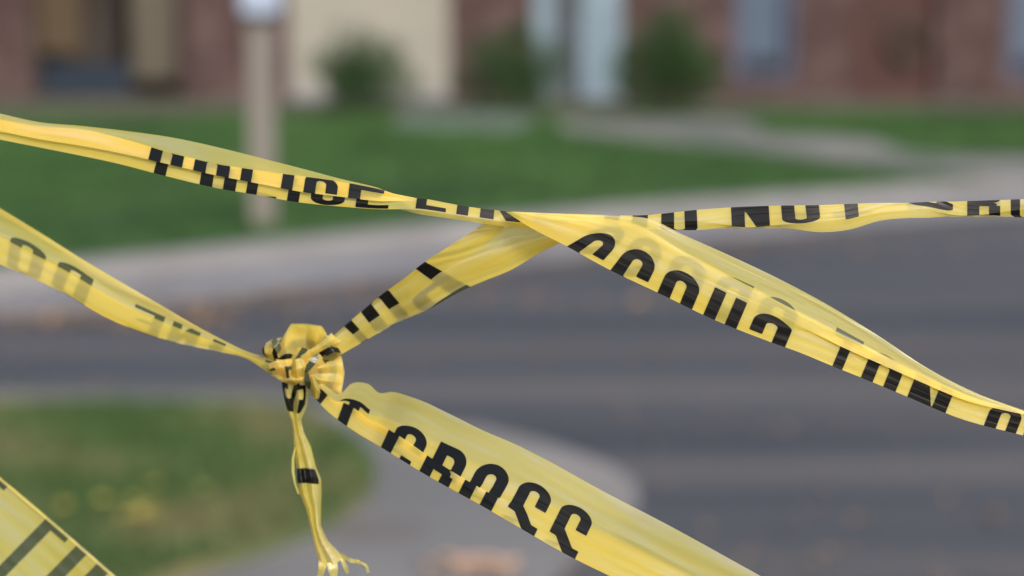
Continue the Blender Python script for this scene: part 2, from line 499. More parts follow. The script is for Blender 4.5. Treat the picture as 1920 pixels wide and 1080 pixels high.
# two tall windows with navy frames
for a, b in ((1372, 1492), (1880, 2010)):
    f = MB()
    f.box(wx(a), wx(a + 20), YW + 0.04, YW + 0.12, wz(152), 2.6).box(wx(b - 20), wx(b), YW + 0.04, YW + 0.12, wz(152), 2.6)
    f.box(wx(a + 20), wx(b - 20), YW + 0.04, YW + 0.12, wz(152), wz(138)).box(wx(a + 20), wx(b - 20), YW + 0.04, YW + 0.12, 2.5, 2.6)
    fr = f.build('window', M['navy'], house)
    MB().box(wx(a + 20), wx(b - 20), YW + 0.15, YW + 0.18, wz(108), 2.5).build('blind', M['bluecurtain'], fr)
    MB().box(wx(a + 20), wx(b - 20), YW + 0.08, YW + 0.10, wz(138), wz(108)).build('pane', M['darkblue'], fr)
    MB().box(wx(a), wx(b), YW, YW + 0.3, 2.6, Ztop).build('lintel', M['brick'], house)
MB().box(wx(60), wx(350), YW, YW + 0.3, Ztop - .3, Ztop - 0.001).build('lintel', M['brick'], house)
# dark red recess with a dry wreath
rd = MB().box(wx(1592), wx(1752), YW + 0.14, YW + 0.2, 0.12, 2.6).build('red_door', M['reddoor'], house)
MB().box(wx(1592), wx(1752), YW + 0.05, YW + 0.3, 0, 0.12).build('door_step', M['brick_red'], house)
MB().box(wx(1592), wx(1752), YW, YW + 0.3, 2.6, Ztop).build('lintel', M['brick'], house)
wv, wfc = [], []
R1, R2 = 0.26, 0.10
for i in range(20):
    for j in range(8):
        a, b = 2 * math.pi * i / 20, 2 * math.pi * j / 8
        rr = R2 * (0.8 + 0.4 * random.random())
        wv.append((wx(1700) + (R1 + rr * math.cos(b)) * math.cos(a), YW + 0.06 + rr * .6 * math.sin(b), 1.0 + (R1 + rr * math.cos(b)) * math.sin(a)))
        wfc.append((i * 8 + j, ((i + 1) % 20) * 8 + j, ((i + 1) % 20) * 8 + (j + 1) % 8, i * 8 + (j + 1) % 8))
mesh_obj('wreath', wv, wfc, M['wreath'], rd)


# ------------------------------------------------------------------ shrubs
def shrub(px, py, half_w, height, label, n=5200, sprigs=0):
    x, y = G(px, py, 0.1)
    root = empty('round_shrub', (x, y, 0.1))
    tag(root, label, 'shrub', 'shrubs along the house wall')
    u = rng.normal(size=(n, 3)); u /= np.linalg.norm(u, axis=1)[:, None]
    lump = 1 + 0.12 * np.sin(u[:, 0] * 2.2 + py * .7 + px) + 0.24 * np.sin(u[:, 0] * 5 + px) * np.cos(u[:, 2] * 4 + 1) + 0.10 * np.sin(u[:, 1] * 9 + u[:, 2] * 7)
    r = rng.random(n) ** 0.55 * lump * 1.12
    hz = height * 0.5
    c = np.stack([u[:, 0] * r * half_w, u[:, 1] * r * half_w, hz + u[:, 2] * r * hz * 0.98], 1)
    for k in range(sprigs):
        a = rng.random() * 6.28; b = half_w * .6 * rng.random()
        m = 30; h = rng.random(m) * 0.35
        c = np.vstack([c, np.stack([np.cos(a) * b + rng.normal(size=m) * .03, np.sin(a) * b + rng.normal(size=m) * .03, height * .9 + h], 1)])
    c = c[c[:, 2] > 0.02]
    n = len(c)
    a = rng.normal(size=(n, 3)); a /= np.linalg.norm(a, axis=1)[:, None]
    b = np.cross(a, rng.normal(size=(n, 3))); b /= np.linalg.norm(b, axis=1)[:, None]
    s = (0.022 + 0.02 * rng.random(n))[:, None]
    V = np.stack([c - a * s, c + b * s * .5, c + a * s, c - b * s * .5], 1).reshape(-1, 3) + np.array([x, y, 0.1])
    F = np.arange(4 * n).reshape(-1, 4)
    fo = mesh_obj('foliage', V, F, M['leaf'], root)
    mb = MB()
    for k in range(5):
        a_ = k * 1.3
        mb.box(x + .05 * math.cos(a_) - .012, x + .05 * math.cos(a_) + .012, y + .05 * math.sin(a_) - .012, y + .05 * math.sin(a_) + .012, 0.08, 0.1 + height * .6)
    mb.build('stem', M['bark'], root)


shrub(675, 212, 0.66, 0.98, 'dark rounded shrub with thin sprigs in front of the cream wall', 5200, 6)
shrub(962, 208, 0.74, 1.05, 'mid green shrub between the cream wall and the pale door', 5200, 9)
shrub(1255, 212, 0.78, 1.28, 'tallest and widest shrub, right of the pale door', 6800, 10)

# ------------------------------------------------------------------ post
gx, gy = G(494, 420, 0.1)
post = empty('wooden_post', (gx, gy, 0.1))
tag(post, 'thick pale post with a white box on top, standing on the lawn near the kerb', 'post')
S2 = FPX / gy
MB().box(gx - .082, gx + .082, gy - .06, gy + .06, 0.02, 1.47).build('shaft', M['post'], post, 0.008)
MB().box(gx - .11, gx + .13, gy - .16, gy + .18, 1.472, 1.70).build('top_box', M['boxwhite'], post, 0.02)
MB().box(gx - .125, gx + .145, gy - .175, gy + .195, 1.702, 1.74).build('cap', M['boxwhite'], post, 0.01)


# ------------------------------------------------------------------ grass and leaves
def in_poly(x, y, poly):
    inside = np.zeros(len(x), bool)
    n = len(poly)
    for i in range(n):
        x0, y0 = poly[i]; x1, y1 = poly[(i + 1) % n]
        c = ((y0 > y) != (y1 > y)) & (x < (x1 - x0) * (y - y0) / (y1 - y0 + 1e-12) + x0)
        inside ^= c
    return inside


def blades(name, poly, n, z, h, wd, mat, avoid=()):
    p = np.array(poly)
    x = rng.uniform(p[:, 0].min(), p[:, 0].max(), n); y = rng.uniform(p[:, 1].min(), p[:, 1].max(), n)
    k = in_poly(x, y, poly)
    for q in avoid: k &= ~in_poly(x, y, q)
    x, y = x[k], y[k]; n = len(x)
    a = rng.random(n) * 6.283
    hh = h * (0.5 + rng.random(n)); ww = wd * (0.6 + 0.8 * rng.random(n))
    lx, ly = rng.normal(size=n) * hh * .5, rng.normal(size=n) * hh * .5
    V = np.stack([np.stack([x - np.cos(a) * ww, y - np.sin(a) * ww, np.full(n, z)], 1),
                  np.stack([x + np.cos(a) * ww, y + np.sin(a) * ww, np.full(n, z)], 1),
                  np.stack([x + lx, y + ly, z + hh], 1)], 1).reshape(-1, 3)
    o = mesh_obj(name, V, np.arange(3 * n).reshape(-1, 3), mat)
    return o


vp = [G(p[0], p[1], 0.06) for p in verge_px]
vpc = [(max(-4.2, a), max(4.2, b)) for a, b in vp]
tag(blades('grass', vpc, 60000, 0.05, 0.045, 0.004, M['vblade']), 'short green grass on the verge at the near road corner', 'grass', kind='stuff')
path_w = [G(p[0], p[1], 0.1) for p in [(1040, 226), (1200, 222), (1390, 222), (1440, 250), (1640, 262), (1700, 288), (1930, 296), (2400, 330), (2400, 352), (1930, 336), (1700, 322), (1480, 292), (1240, 268), (1060, 246)]]
lawn_c = [(a, b) for a, b in lawn_line if -7 < a < 9]
lawn_c = lawn_c + [(11, 28), (-11, 28)]
tag(blades('grass', lawn_c, 110000, 0.10, 0.06, 0.007, M['blade'], [path_w]), 'mown green lawn grass between the pavement and the house', 'grass', kind='stuff')


def leaves(name, spots, mat, size, z):
    V, F = [], []
    for (x, y) in spots:
        a = random.random() * 6.28; s = size * random.uniform(.6, 1.2); b = len(V)
        prof = [(-1, 0), (-.5, .45), (.1, .55), (.6, .3), (1.1, 0), (.6, -.3), (.1, -.55), (-.5, -.45)]
        c, s_ = math.cos(a), math.sin(a)
        tx, ty = random.uniform(-.4, .4), random.uniform(-.4, .4)
        for (p, q) in prof:
            V.append((x + s * (p * c - q * s_), y + s * (p * s_ + q * c), z + s * (.25 + abs(q) * .6 + p * tx * .4 + q * ty * .4)))
        V.append((x, y, z + s * .2))
        for i in range(8): F.append((b + 8, b + i, b + (i + 1) % 8))
    return mesh_obj(name, V, F, mat)


def scatter_px(c, sx, sy, n):
    return [G(random.gauss(c[0], sx), random.gauss(c[1], sy), 0.0) for _ in range(n)]


sp = []
for _ in range(120): sp.append(G(random.uniform(1000, 1950), random.uniform(480, 1100)))
for _ in range(45): sp.append(G(random.uniform(-50, 900), random.uniform(590, 730)))
tag(leaves('fallen_leaves', sp, M['roadleaf'], 0.022, 0.0), 'small brown fallen leaves scattered over the asphalt', 'leaves', kind='stuff')
sp = scatter_px((690, 560), 280, 8, 60) + scatter_px((200, 600), 200, 8, 110) + scatter_px((1300, 470), 260, 10, 50)
tag(leaves('leaf_litter', sp, M['dryleaf'], 0.032, 0.004), 'brown leaf litter gathered along the far gutter', 'leaves', kind='stuff')
sp = scatter_px((258, 1012), 20, 6, 12) + scatter_px((170, 1000), 40, 8, 4) + scatter_px((330, 960), 130, 10, 3)
tag(leaves('fallen_leaves', sp, M['yelleaf'], 0.028, 0.075), 'clump of yellow fallen leaves in the grass verge', 'leaves', kind='stuff')
sp = scatter_px((880, 1072), 46, 7, 36)  # pale leaves added in place of a warm patch of sunlight
tag(leaves('leaf_litter', sp, M['sunpatch'], 0.035, 0.006), 'pale pinkish leaf shapes standing in for a sun patch on the worn concrete', 'leaves', kind='stuff')

# ------------------------------------------------------------------ lettering as a signed distance field (mm)
LH, LW, ST, GAP = 25.0, 8.2, 5.8, 5.3     # half height, half width, stroke, gap between letters
HS = ST / 2


def rbox(x, y, cx, cy, hx, hy, r=0.0):
    qx, qy = np.abs(x - cx) - hx + r, np.abs(y - cy) - hy + r
    return np.hypot(np.maximum(qx, 0), np.maximum(qy, 0)) + np.minimum(np.maximum(qx, qy), 0) - r


def seg(x, y, x0, y0, x1, y1, h):
    dx, dy = x1 - x0, y1 - y0
    t = np.clip(((x - x0) * dx + (y - y0) * dy) / (dx * dx + dy * dy), 0, 1)
    return np.hypot(x - x0 - t * dx, y - y0 - t * dy) - h


mn, mxx = np.minimum, np.maximum


def ring(x, y, cy=0.0, hy=LH, hx=LW):
    return mxx(rbox(x, y, 0, cy, hx, hy, hx), -rbox(x, y, 0, cy, hx - ST, hy - ST, hx - ST))


def dshape(x, y, cy, hy):
    o = mxx(rbox(x, y, -LW, cy, 2 * LW, hy, LW * .9), -(x + LW))
    i = mxx(rbox(x, y, -LW, cy, 2 * LW - ST, hy - ST, 2.4), -(x + LW - ST))
    return mxx(o, -i)


def glyph(ch, x, y):
    stem = lambda cx: rbox(x, y, cx, 0, HS, LH)
    if ch == 'I': return stem(0)
    if ch == 'L': return mn(stem(-LW + HS), rbox(x, y, 0, -LH + HS, LW, HS))
    if ch == 'T': return mn(stem(0), rbox(x, y, 0, LH - HS, LW, HS))
    if ch == 'E': return mn(mn(stem(-LW + HS), rbox(x, y, 0, -LH + HS, LW, HS)), mn(rbox(x, y, 0, LH - HS, LW, HS), rbox(x, y, -1, 1, LW - 1, HS)))
    if ch == 'O': return ring(x, y)
    if ch == 'C': return mxx(ring(x, y), -rbox(x, y, 8, 0, 8, 9.5))
    if ch == 'D': return dshape(x, y, 0, LH)
    if ch == 'P': return mn(stem(-LW + HS), dshape(x, y, LH - 13.5, 13.5))
    if ch == 'R': return mn(mn(stem(-LW + HS), dshape(x, y, LH - 13, 13)), mn(rbox(x, y, LW - HS, -LH / 2 - 2, HS, LH / 2 - 2), rbox(x, y, 1.5, -2.5, LW - 3.2, HS, 2.4)))
    if ch == 'N': return mxx(mn(mn(stem(-LW + HS), stem(LW - HS)), seg(x, y, -LW + HS, LH, LW - HS, -LH, HS * .95)), np.abs(y) - LH)
    if ch == 'S':
        r = ring(x, y)
        r = mxx(r, -rbox(x, y, 8, 4.25, 8, 5.25))
        r = mxx(r, -rbox(x, y, -8, -4.25, 8, 5.25))
        d = seg(x, y, -LW + HS, 6.0, LW - HS, -6.0, HS)
        return mn(r, d)
    return np.full_like(x, 99.0)


PHRASE = 'POLICE LINE DO NOT CROSS'
LAY = []
_u = 0.0
for ch in PHRASE:
    if ch == ' ': _u += 10.0; continue
    wdt = ST if ch == 'I' else 2 * LW
    LAY.append((ch, _u, wdt)); _u += wdt + GAP
PLEN = _u - GAP
PERIOD = PLEN + 105.0
IDX = {}
for i, (ch, u0, wd_) in enumerate(LAY): IDX.setdefault(ch, []).append(u0)


def ink(u, v):
    """u mm along the tape, v 0..1 across it"""
    u = np.mod(u + 40, PERIOD) - 40
    y = (v - 0.5) * 75.0
    d = np.full_like(u, 99.0)
    for ch, u0, wd_ in LAY:
        k = (u > u0 - 6) & (u < u0 + wd_ + 6)
        if k.any(): d[k] = np.minimum(d[k], glyph(ch, u[k] - u0 - wd_ / 2, y[k]))
    return np.clip(d, -3, 3)


def L_(i): return LAY[i][1]
# indices: P0 O1 L2 I3 C4 E5 | L6 I7 N8 E9 | D10 O11 | N12 O13 T14 | C15 R16 O17 S18 S19


# ------------------------------------------------------------------ ribbon surfaces
def cr(ts, arr, q):
    """Catmull-Rom through arr at parameters ts (non uniform), evaluated at q"""
    arr = np.asarray(arr, float)
    m = np.gradient(arr, ts, axis=0) if len(ts) > 2 else np.repeat([(arr[1] - arr[0]) / (ts[1] - ts[0])], 2, 0)
    i = np.clip(np.searchsorted(ts, q) - 1, 0, len(ts) - 2)
    h = (ts[i + 1] - ts[i]); t = (q - ts[i]) / h
    sh = (-1,) + (1,) * (arr.ndim - 1)
    t, h = t.reshape(sh), h.reshape(sh)
    return ((2 * t ** 3 - 3 * t ** 2 + 1) * arr[i] + (t ** 3 - 2 * t ** 2 + t) * h * m[i] + (-2 * t ** 3 + 3 * t ** 2) * arr[i + 1] + (t ** 3 - t ** 2) * h * m[i + 1])


def lin(ts, arr, q):
    arr = np.asarray(arr, float)
    i = np.clip(np.searchsorted(ts, q) - 1, 0, len(ts) - 2)
    t = ((q - ts[i]) / (ts[i + 1] - ts[i]))
    t = t.reshape((-1,) + (1,) * (arr.ndim - 1))
    return arr[i] * (1 - t) + arr[i + 1] * t


def smooth_axis(a, sig, axis):
    if sig <= 0: return a
    k = int(3 * sig) + 1
    g = np.exp(-0.5 * (np.arange(-k, k + 1) / sig) ** 2); g /= g.sum()
    a = np.moveaxis(a, axis, 0)
    pad = np.concatenate([2 * a[0] - a[1:k + 1][::-1], a, 2 * a[-1] - a[-k - 1:-1][::-1]])
    out = sum(g[i] * pad[i:i + len(a)] for i in range(2 * k + 1))
    return np.moveaxis(out, 0, axis)


def grid_mesh(name, W, U, V, mat, parent=None, label=None):
    """W (S,T,3) world positions, U and V tape coordinates"""
    S, T = U.shape
    dist = ink(U.ravel(), V.ravel())
    i, j = np.meshgrid(np.arange(S - 1), np.arange(T - 1), indexing='ij')
    a = (i * T + j).ravel(); b = a + T; c = b + 1; d = a + 1
    su = (U[1:, :-1] - U[:-1, :-1]); sv = (V[:-1, 1:] - V[:-1, :-1])
    flip = (np.sign(su.mean()) * np.sign((V[:, -1] - V[:, 0]).mean())) < 0
    Q = np.stack([a, b, c, d], 1) if not flip else np.stack([a, d, c, b], 1)
    me = bpy.data.meshes.new(name)
    me.vertices.add(S * T)
    me.vertices.foreach_set('co', W.reshape(-1).astype(np.float32))
    me.loops.add(len(Q) * 4)
    me.loops.foreach_set('vertex_index', Q.reshape(-1).astype(np.int32))
    me.polygons.add(len(Q))
    me.polygons.foreach_set('loop_start', (np.arange(len(Q)) * 4).astype(np.int32))
    me.polygons.foreach_set('loop_total', np.full(len(Q), 4, np.int32))
    me.polygons.foreach_set('use_smooth', np.ones(len(Q), bool))
    me.update(calc_edges=True)
    at = me.attributes.new('ink', 'FLOAT', 'POINT')
    at.data.foreach_set('value', dist.astype(np.float32))
    tp = me.attributes.new('tape', 'FLOAT_VECTOR', 'POINT')
    tp.data.foreach_set('vector', np.stack([U.ravel(), V.ravel() * 75, np.zeros(U.size)], 1).reshape(-1).astype(np.float32))
    me.materials.append(mat)
    o = bpy.data.objects.new(name, me)
    COL.objects.link(o)
    if parent is not None:
        o.parent = parent
        o.matrix_parent_inverse = parent.matrix_basis.inverted()
    if label: o['label'] = label
    return o


WR = [(rng.uniform(.010, .035), rng.uniform(.15, 1.1), rng.uniform(0, 6.28), rng.uniform(.4, 1)) for _ in range(14)]


def wrinkle(u, c):
    """lengthwise creases (mm): slow along the tape, quick across it (c in mm)"""
    z = np.zeros_like(u)
    for a, b, p, k in WR:
        z += k * np.sin(c * b * 1.4 + p + 2.2 * np.sin(u * a + p * 2)) * (0.5 + 0.5 * np.sin(u * a * 1.7 + p * 3)) / (b * 4 + .6)
    return z * 0.16


def strand(name, st, ukeys, ukx='b', parent=None, label=None, step=0.75, wr=1.0, ext0=0, ext1=0, rnd=1.6, sm=3.0, dens=0.55):
    """st: list of (bx,by, tx,ty, depth, profile[(v,n,z_mm)...]); ukeys [(x_px,u_mm)] keyed on the bottom or top edge x"""
    B = np.array([[s[0], s[1]] for s in st], float)
    Tt = np.array([[s[2], s[3]] for s in st], float)
    D = np.array([s[4] for s in st], float)
    Pf = np.array([[tuple(p) + (0,) * (4 - len(p)) for p in s[5]] for s in st], float)
    Mid = (B + Tt) / 2
    cum = np.concatenate([[0], np.cumsum(np.hypot(*np.diff(Mid, axis=0).T))])
    n = int(cum[-1] * 0.25 / step) + 2
    q = np.linspace(0, cum[-1], n)
    Bq, Tq = cr(cum, B, q), cr(cum, Tt, q)
    Dq = cr(cum, D, q)
    Pq = smooth_axis(lin(cum, Pf, q), sm * 2, 0)
    if ext0 or ext1:          # the tape goes on beyond the frame
        def ext(a, k, first):
            e = int(k * 0.25 / (step * 3))
            if not e: return a
            sl = (a[0] - a[8]) / 8 * 3 if first else (a[-1] - a[-9]) / 8 * 3
            if a is Pq: sl = sl * 0
            r = np.arange(1, e + 1).reshape((-1,) + (1,) * (a.ndim - 1))
            return np.concatenate([a[0] + sl * r[::-1], a]) if first else np.concatenate([a, a[-1] + sl * r])
        for k, first in ((ext0, True), (ext1, False)):
            Bq, Tq, Dq, Pq2 = ext(Bq, k, first), ext(Tq, k, first), ext(Dq, k * 0 + k, first), ext(Pq, k, first)
            e = int(k * 0.25 / (step * 3))
            Pq = Pq2
    wv = np.abs(np.diff(Pf[:, :, 0], axis=1)).max(0) * 75
    cnt = np.maximum(6, (wv / dens).astype(int))
    tpar = np.concatenate([np.linspace(k, k + 1, c, endpoint=False) for k, c in enumerate(cnt)] + [[len(cnt)]])
    k = np.clip(tpar.astype(int), 0, Pf.shape[1] - 2); f = (tpar - k)[None, :, None]
    X = Pq[:, k] * (1 - f) + Pq[:, k + 1] * f                   # (S,T,3)
    V = X[..., 0]
    nz = smooth_axis(X[..., 1:3], rnd, 1)
    nn, zz = nz[..., 0], nz[..., 1]
    xb = (Bq if ukx == 'b' else Tq)[:, 0]
    ux = np.array([a for a, _ in ukeys], float); uu = np.array([b for _, b in ukeys], float)
    o_ = np.argsort(ux); ux, uu = ux[o_], uu[o_]
    ub = np.interp(xb, ux, uu)
    lo, hi = (uu[1] - uu[0]) / (ux[1] - ux[0]), (uu[-1] - uu[-2]) / (ux[-1] - ux[-2])
    ub = np.where(xb < ux[0], uu[0] + (xb - ux[0]) * lo, np.where(xb > ux[-1], uu[-1] + (xb - ux[-1]) * hi, ub))
    ub = smooth_axis(ub, 4, 0)
    U = ub[:, None] + X[..., 3]
    px = Bq[:, None, 0] * (1 - nn) + Tq[:, None, 0] * nn
    py = Bq[:, None, 1] * (1 - nn) + Tq[:, None, 1] * nn
    wid = np.hypot(*(Tq - Bq).T)[:, None] * 0.25
    ride = wrinkle(U + 0 * V, nn * wid) * wr
    own = wrinkle(U * 1.7 + 300, V * 75) * 0.25 * wr
    dep = Dq[:, None] - (zz + ride + own) / 1000.0
    W = P3(px, py, dep)
    return grid_mesh(name, W, U, V, M['film'], parent, label)


def bt(bx, by, ang, wpx):
    """top point from bottom point, tape direction angle (deg, photo sense, y down) and width in px"""
    a = math.radians(ang)
    return bx + math.sin(a) * wpx, by - math.cos(a) * wpx


def lerp(a, b, t): return [tuple(x * (1 - t) + y * t for x, y in zip(tuple(p) + (0,) * (4 - len(p)), tuple(q) + (0,) * (4 - len(q)))) for p, q in zip(a, b)]


# --- A: taut upper tape
def PAL(nf, top=0.30, vt=.755, vb=.15):
    lo = max(nf - .3, .3)
    return [(1, 1, -.6), (.86 if vt < .8 else .9, lo, -.5), (vt, nf, 1.0), (.60, top, 1.5), (.46, max(.5, nf - .08), .2, -2), (.33 if vb < .2 else .38, top + .02, -.2, -4), (vb, 0, -.8, -4), (0, .3, -2, -4)]
PALE = PAL(.97, .34, .84)
PAM = [(1, .1, -2.6), (.85, .45, -2.2), (.72, .65, -1.9), (.62, .8, -1.5), (.5, .9, -1), (.35, 1, -.2), (.15, .30, 1.0), (0, 0, 0)]
PAR = [(1, .1, -2.6), (.85, .45, -2.2), (.78, .65, -1.9), (.72, .8, -1.5), (.62, .9, -1), (.53, 1, -.2), (.18, .42, 1.0), (0, 0, 0)]
PARa = [(1, .1, -2.6), (.85, .45, -2.2), (.78, .65, -1.9), (.72, .8, -1.5), (.66, .9, -1), (.60, 1, -.2), (.40, .45, 1.0), (.24, 0, 0)]
PARb = [(1, .1, -2.6), (.85, .45, -2.2), (.78, .65, -1.9), (.72, .8, -1.5), (.62, .9, -1), (.53, 1, -.2), (.17, .10, 1.0), (0, .25, -.8)]
PARt = [(1, .1, -2.6), (.85, .45, -2.2), (.72, .6, -1.9), (.5, .8, -1.5), (.35, .9, -1), (.225, 1, -.2), (.10, .45, .3), (0, 0, 0)]
PAR2 = [(1, .1, -2.6), (.9, .45, -2.2), (.84, .65, -1.9), (.78, .8, -1.5), (.7, .9, -1), (.62, 1, -.2), (.26, .30, 1.0), (0, 0, 0)]
A = [
    (0, 262, 0, 213, .965, PAL(.8, vb=.262)),
    (70, 276, 74, 229, .962, PAL(.86, vb=.262)),
    (140, 290, 152, 236, .958, PAL(.93, vb=.262)),
    (215, 306, 232, 245, .955, PAL(.78, vb=.262)),
    (300, 328, 318, 257, .950, PAL(.62, vb=.262)),
    (400, 352, 412, 277, .945, PAL(.60, vb=.262)),
    (480, 366, 492, 297, .942, PAL(.68, vb=.262)),
    (560, 380, 570, 317, .94, PAL(.80, vb=.17)),
    (640, 388, 646, 337, .938, PAL(.94, .34, .83)),
    (715, 394, 722, 354, .937, PALE),
    (785, 402, 790, 370, .936, PAM),
    (860, 412, 864, 385, .935, PAM),
    (960, 426, 962, 397, .935, PAM),
    (1080, 432, 1082, 402, .935, PAM),
    (1210, 430, 1212, 403, .934, PARa),
    (1310, 432, 1308, 393, .932, PARa),
    (1400, 433, 1398, 387, .930, PARb),
    (1470, 433, 1466, 385, .928, lerp(PARb, PAR, .5)),
    (1540, 436, 1534, 384, .927, PAR),
    (1595, 430, 1590, 382, .927, PAR),
    (1650, 414, 1648, 380, .927, lerp(PAR, PARt, .7)),
    (1700, 409, 1700, 380, .927, PARt),
    (1750, 409, 1750, 378, .927, PARt),
    (1800, 410, 1800, 377, .926, PARb),
    (1920, 408, 1920, 373, .923, PARa)]
ukA = [(272, 0), (357, L_(1)), (447, L_(2)), (522, L_(3)), (565, L_(4)), (650, L_(5)), (775, L_(6)), (853, L_(7)), (897, L_(8)), (1000, L_(9)), (1130, L_(10)), (1240, L_(11)), (1372, L_(12)), (1468, L_(13)), (1565, L_(14)), (1700, L_(15)), (1815, L_(16)), (1895, L_(17))]
upper = strand('police_tape', A, ukA, ext0=2600, ext1=2600, wr=.7)
tag(upper, 'narrow folded yellow tape stretched nearly level, highest of the tapes, reading POLICE LINE DO NOT', 'tape', 'yellow police tapes')

# --- looped tape: B (front, going down right, lettering upside down) and C (behind, down to the knot)
LOOP = empty('police_tape', tuple(P3(570, 680, .985)))
tag(LOOP, 'yellow tape draped over the highest tape, knotted with a frayed tail, lettering upside down', 'tape', 'yellow police tapes')


def PB(ni, na, vb=.42, nb=.72):
    return [(0, ni, 1.2), (.16, na, 1.4), (.29, na * .5, 1.0), (vb, 0, 0), (.83, nb, -1.6), (1, 1, -1.8)]


def PBP(ni, npl, v1=.08, v2=.26, vb=.46):      # with a pleat
    return [(0, ni, 1.6), (v1, npl, 1.8), ((v1 + v2) / 2, min(npl + .2, ni), .8), (vb, 0, -.2), (.83, .72, -1.6), (1, 1, -1.8)]


_flat = [(0, 1, 0), (.16, .84, 0), (.29, .70, 0), (.46, .52, 0), (.83, .17, 0), (1, 0, 0)]


def Bs(bx, by, slope, w, d, prof):
    a = math.atan(slope)
    return (bx, by, bx + math.sin(a) * w, by - math.cos(a) * w, d, prof)


Bst = [
    (948, 397, 968, 397, .9285, PB(.9, .6)),
    (1000, 431, 1078, 402, .9275, PB(.9, .6)),
    (1062, 463, 1160, 405, .927, PB(.88, .58)),
    (1140, 506, 1215, 410, .926, PB(.85, .53)),
    (1235, 551, 1283, 441, .926, PB(.77, .50)),
    (1330, 597, 1379, 484, .926, PB(.72, .48)),
    Bs(1440, 641, .42, 115, .926, PB(.66, .44)),
    Bs(1500, 663, .42, 106, .926, lerp(PB(.65, .44), PBP(.64, .42), .5)),
    Bs(1560, 688, .42, 97, .926, PBP(.64, .41)),
    Bs(1630, 716, .41, 83, .926, PBP(.69, .45)),
    Bs(1700, 745, .40, 68, .926, PBP(.76, .53)),
    Bs(1800, 786, .40, 57, .927, PBP(.83, .62)),
    Bs(1920, 818, .38, 46, .928, PBP(.97, .85))]
Ue = [a + wd_ for (_, a, wd_) in LAY]
ukB = [(1062, Ue[19]), (1143, Ue[18]), (1232, Ue[17]), (1318, Ue[16]), (1400, Ue[15]), (1476, Ue[15] - 17.5), (1543, Ue[14]), (1612, Ue[13]), (1700, Ue[12]), (1772, Ue[12] - 16.4), (1845, Ue[11]), (1925, Ue[10])]
strand('long_strand', Bst, ukB, parent=LOOP, ext1=2600, wr=.5)

PC0 = [(0, .9, -.6), (.22, 1, -.2), (.34, .78, -.2), (.47, .58, -.2), (.62, .4, -.2), (.8, .2, -.2), (1, 0, -.2)]
PC1 = [(0, .62, -1.6), (.22, 1, 0), (.34, .76, .4), (.47, .50, .3), (.62, .25, -.4), (.80, 0, 0), (1, .62, 1.8)]
PC2 = [(0, .5, -1.6), (.24, 1, 0), (.36, .74, .4), (.47, .50, .3), (.64, .25, -.4), (.82, 0, 0), (1, .50, 1.8)]
Cst = [
    (1206, 405, 945, 397, .9405, PC0),
    (1135, 440, 915, 412, .941, lerp(PC0, PC1, .25)),
    (1050, 466, 888, 430, .943, lerp(PC0, PC1, .6)),
    (960, 508, 838, 462, .948, PC1),
    (868, 546, 787, 496, .955, PC1),
    (802, 582, 753, 524, .962, PC2),
    (757, 601, 715, 551, .97, PC2),
    (707, 627, 675, 585, .975, PC2),
    (674, 646, 640, 615, .98, PC2),
    (636, 668, 606, 645, .983, PC2),
    (604, 692, 570, 672, .986, PC2)]
ukC = [(945, Ue[19] + 30), (797, PERIOD), (727, PERIOD + L_(1)), (678, PERIOD + L_(1) + 16), (655, PERIOD + L_(2)), (615, PERIOD + L_(3)), (560, PERIOD + L_(4))]
strand('short_strand', Cst, ukC, ukx='t', parent=LOOP, wr=1.8)

# --- lower tape: D (from the left, unprinted face towards us) and E (down right, reading CROSS)
LOW = empty('police_tape', tuple(P3(545, 690, .985)))
tag(LOW, 'yellow tape crossing from the left edge through the knot to the bottom, reading CROSS', 'tape', 'yellow police tapes')


def PD(nf, na):
    nf, na = nf * .98, na * .95
    return [(1, .88, -.9), (.965, 1, -.2), (.83, na, -.6), (.5, na * .45, -.6), (.17, 0, 0), (0, nf, 1.4)]


Dst = [
    (0, 497, 14, 396, 1.01, PD(.50, .68)),
    (60, 522, 82, 438, 1.008, PD(.50, .70)),
    (120, 551, 148, 480, 1.006, PD(.54, .76)),
    (200, 597, 224, 525, 1.003, PD(.52, .66)),
    (290, 632, 312, 577, 1.0, PD(.55, .74)),
    (350, 648, 366, 609, .997, PD(.60, .82)),
    (410, 660, 424, 640, .994, PD(.65, .85)),
    (462, 673, 470, 661, .99, PD(.6, .8)),
    (486, 688, 496, 668, .985, PD(.6, .8)),
    (525, 712, 540, 676, .980, PD(.6, .8)),
    (560, 712, 570, 680, .980, PD(.6, .8))]
ukD = [(560, L_(6) - 8), (430, L_(7) - 4), (385, L_(8) - 4), (362, L_(8)), (308, L_(9) - 4), (250, L_(9) + 14), (228, L_(9) + 19), (165, L_(10) - 2), (95, L_(11) - 5.5), (12, L_(12) - 16), (-50, L_(12) + 2)]
strand('left_strand', Dst, ukD, parent=LOW, ext0=2600, wr=1.6, label='left end of the tape with its print showing through from behind')


def PE(nf, n84=.60): return [(1, 1, 0), (.84, n84, 0), (.66, nf - .03, 0), (.60, nf - .16, -.2, 1), (.53, nf + .01, 1.0, 3), (.33, 0, .3, 3), (.17, .10, -1.5, 3), (0, .5, -1.7, 3)]
PE2 = [(1, 1, 0), (.84, .66, 0), (.69, .46, 0), (.60, .31, 0), (.54, .21, 0), (.42, 0, 0), (.17, .08, -1.4), (0, .5, -1.6)]


def Es(bx, by, slope, w, d, prof): return Bs(bx, by, slope, w, d, prof)


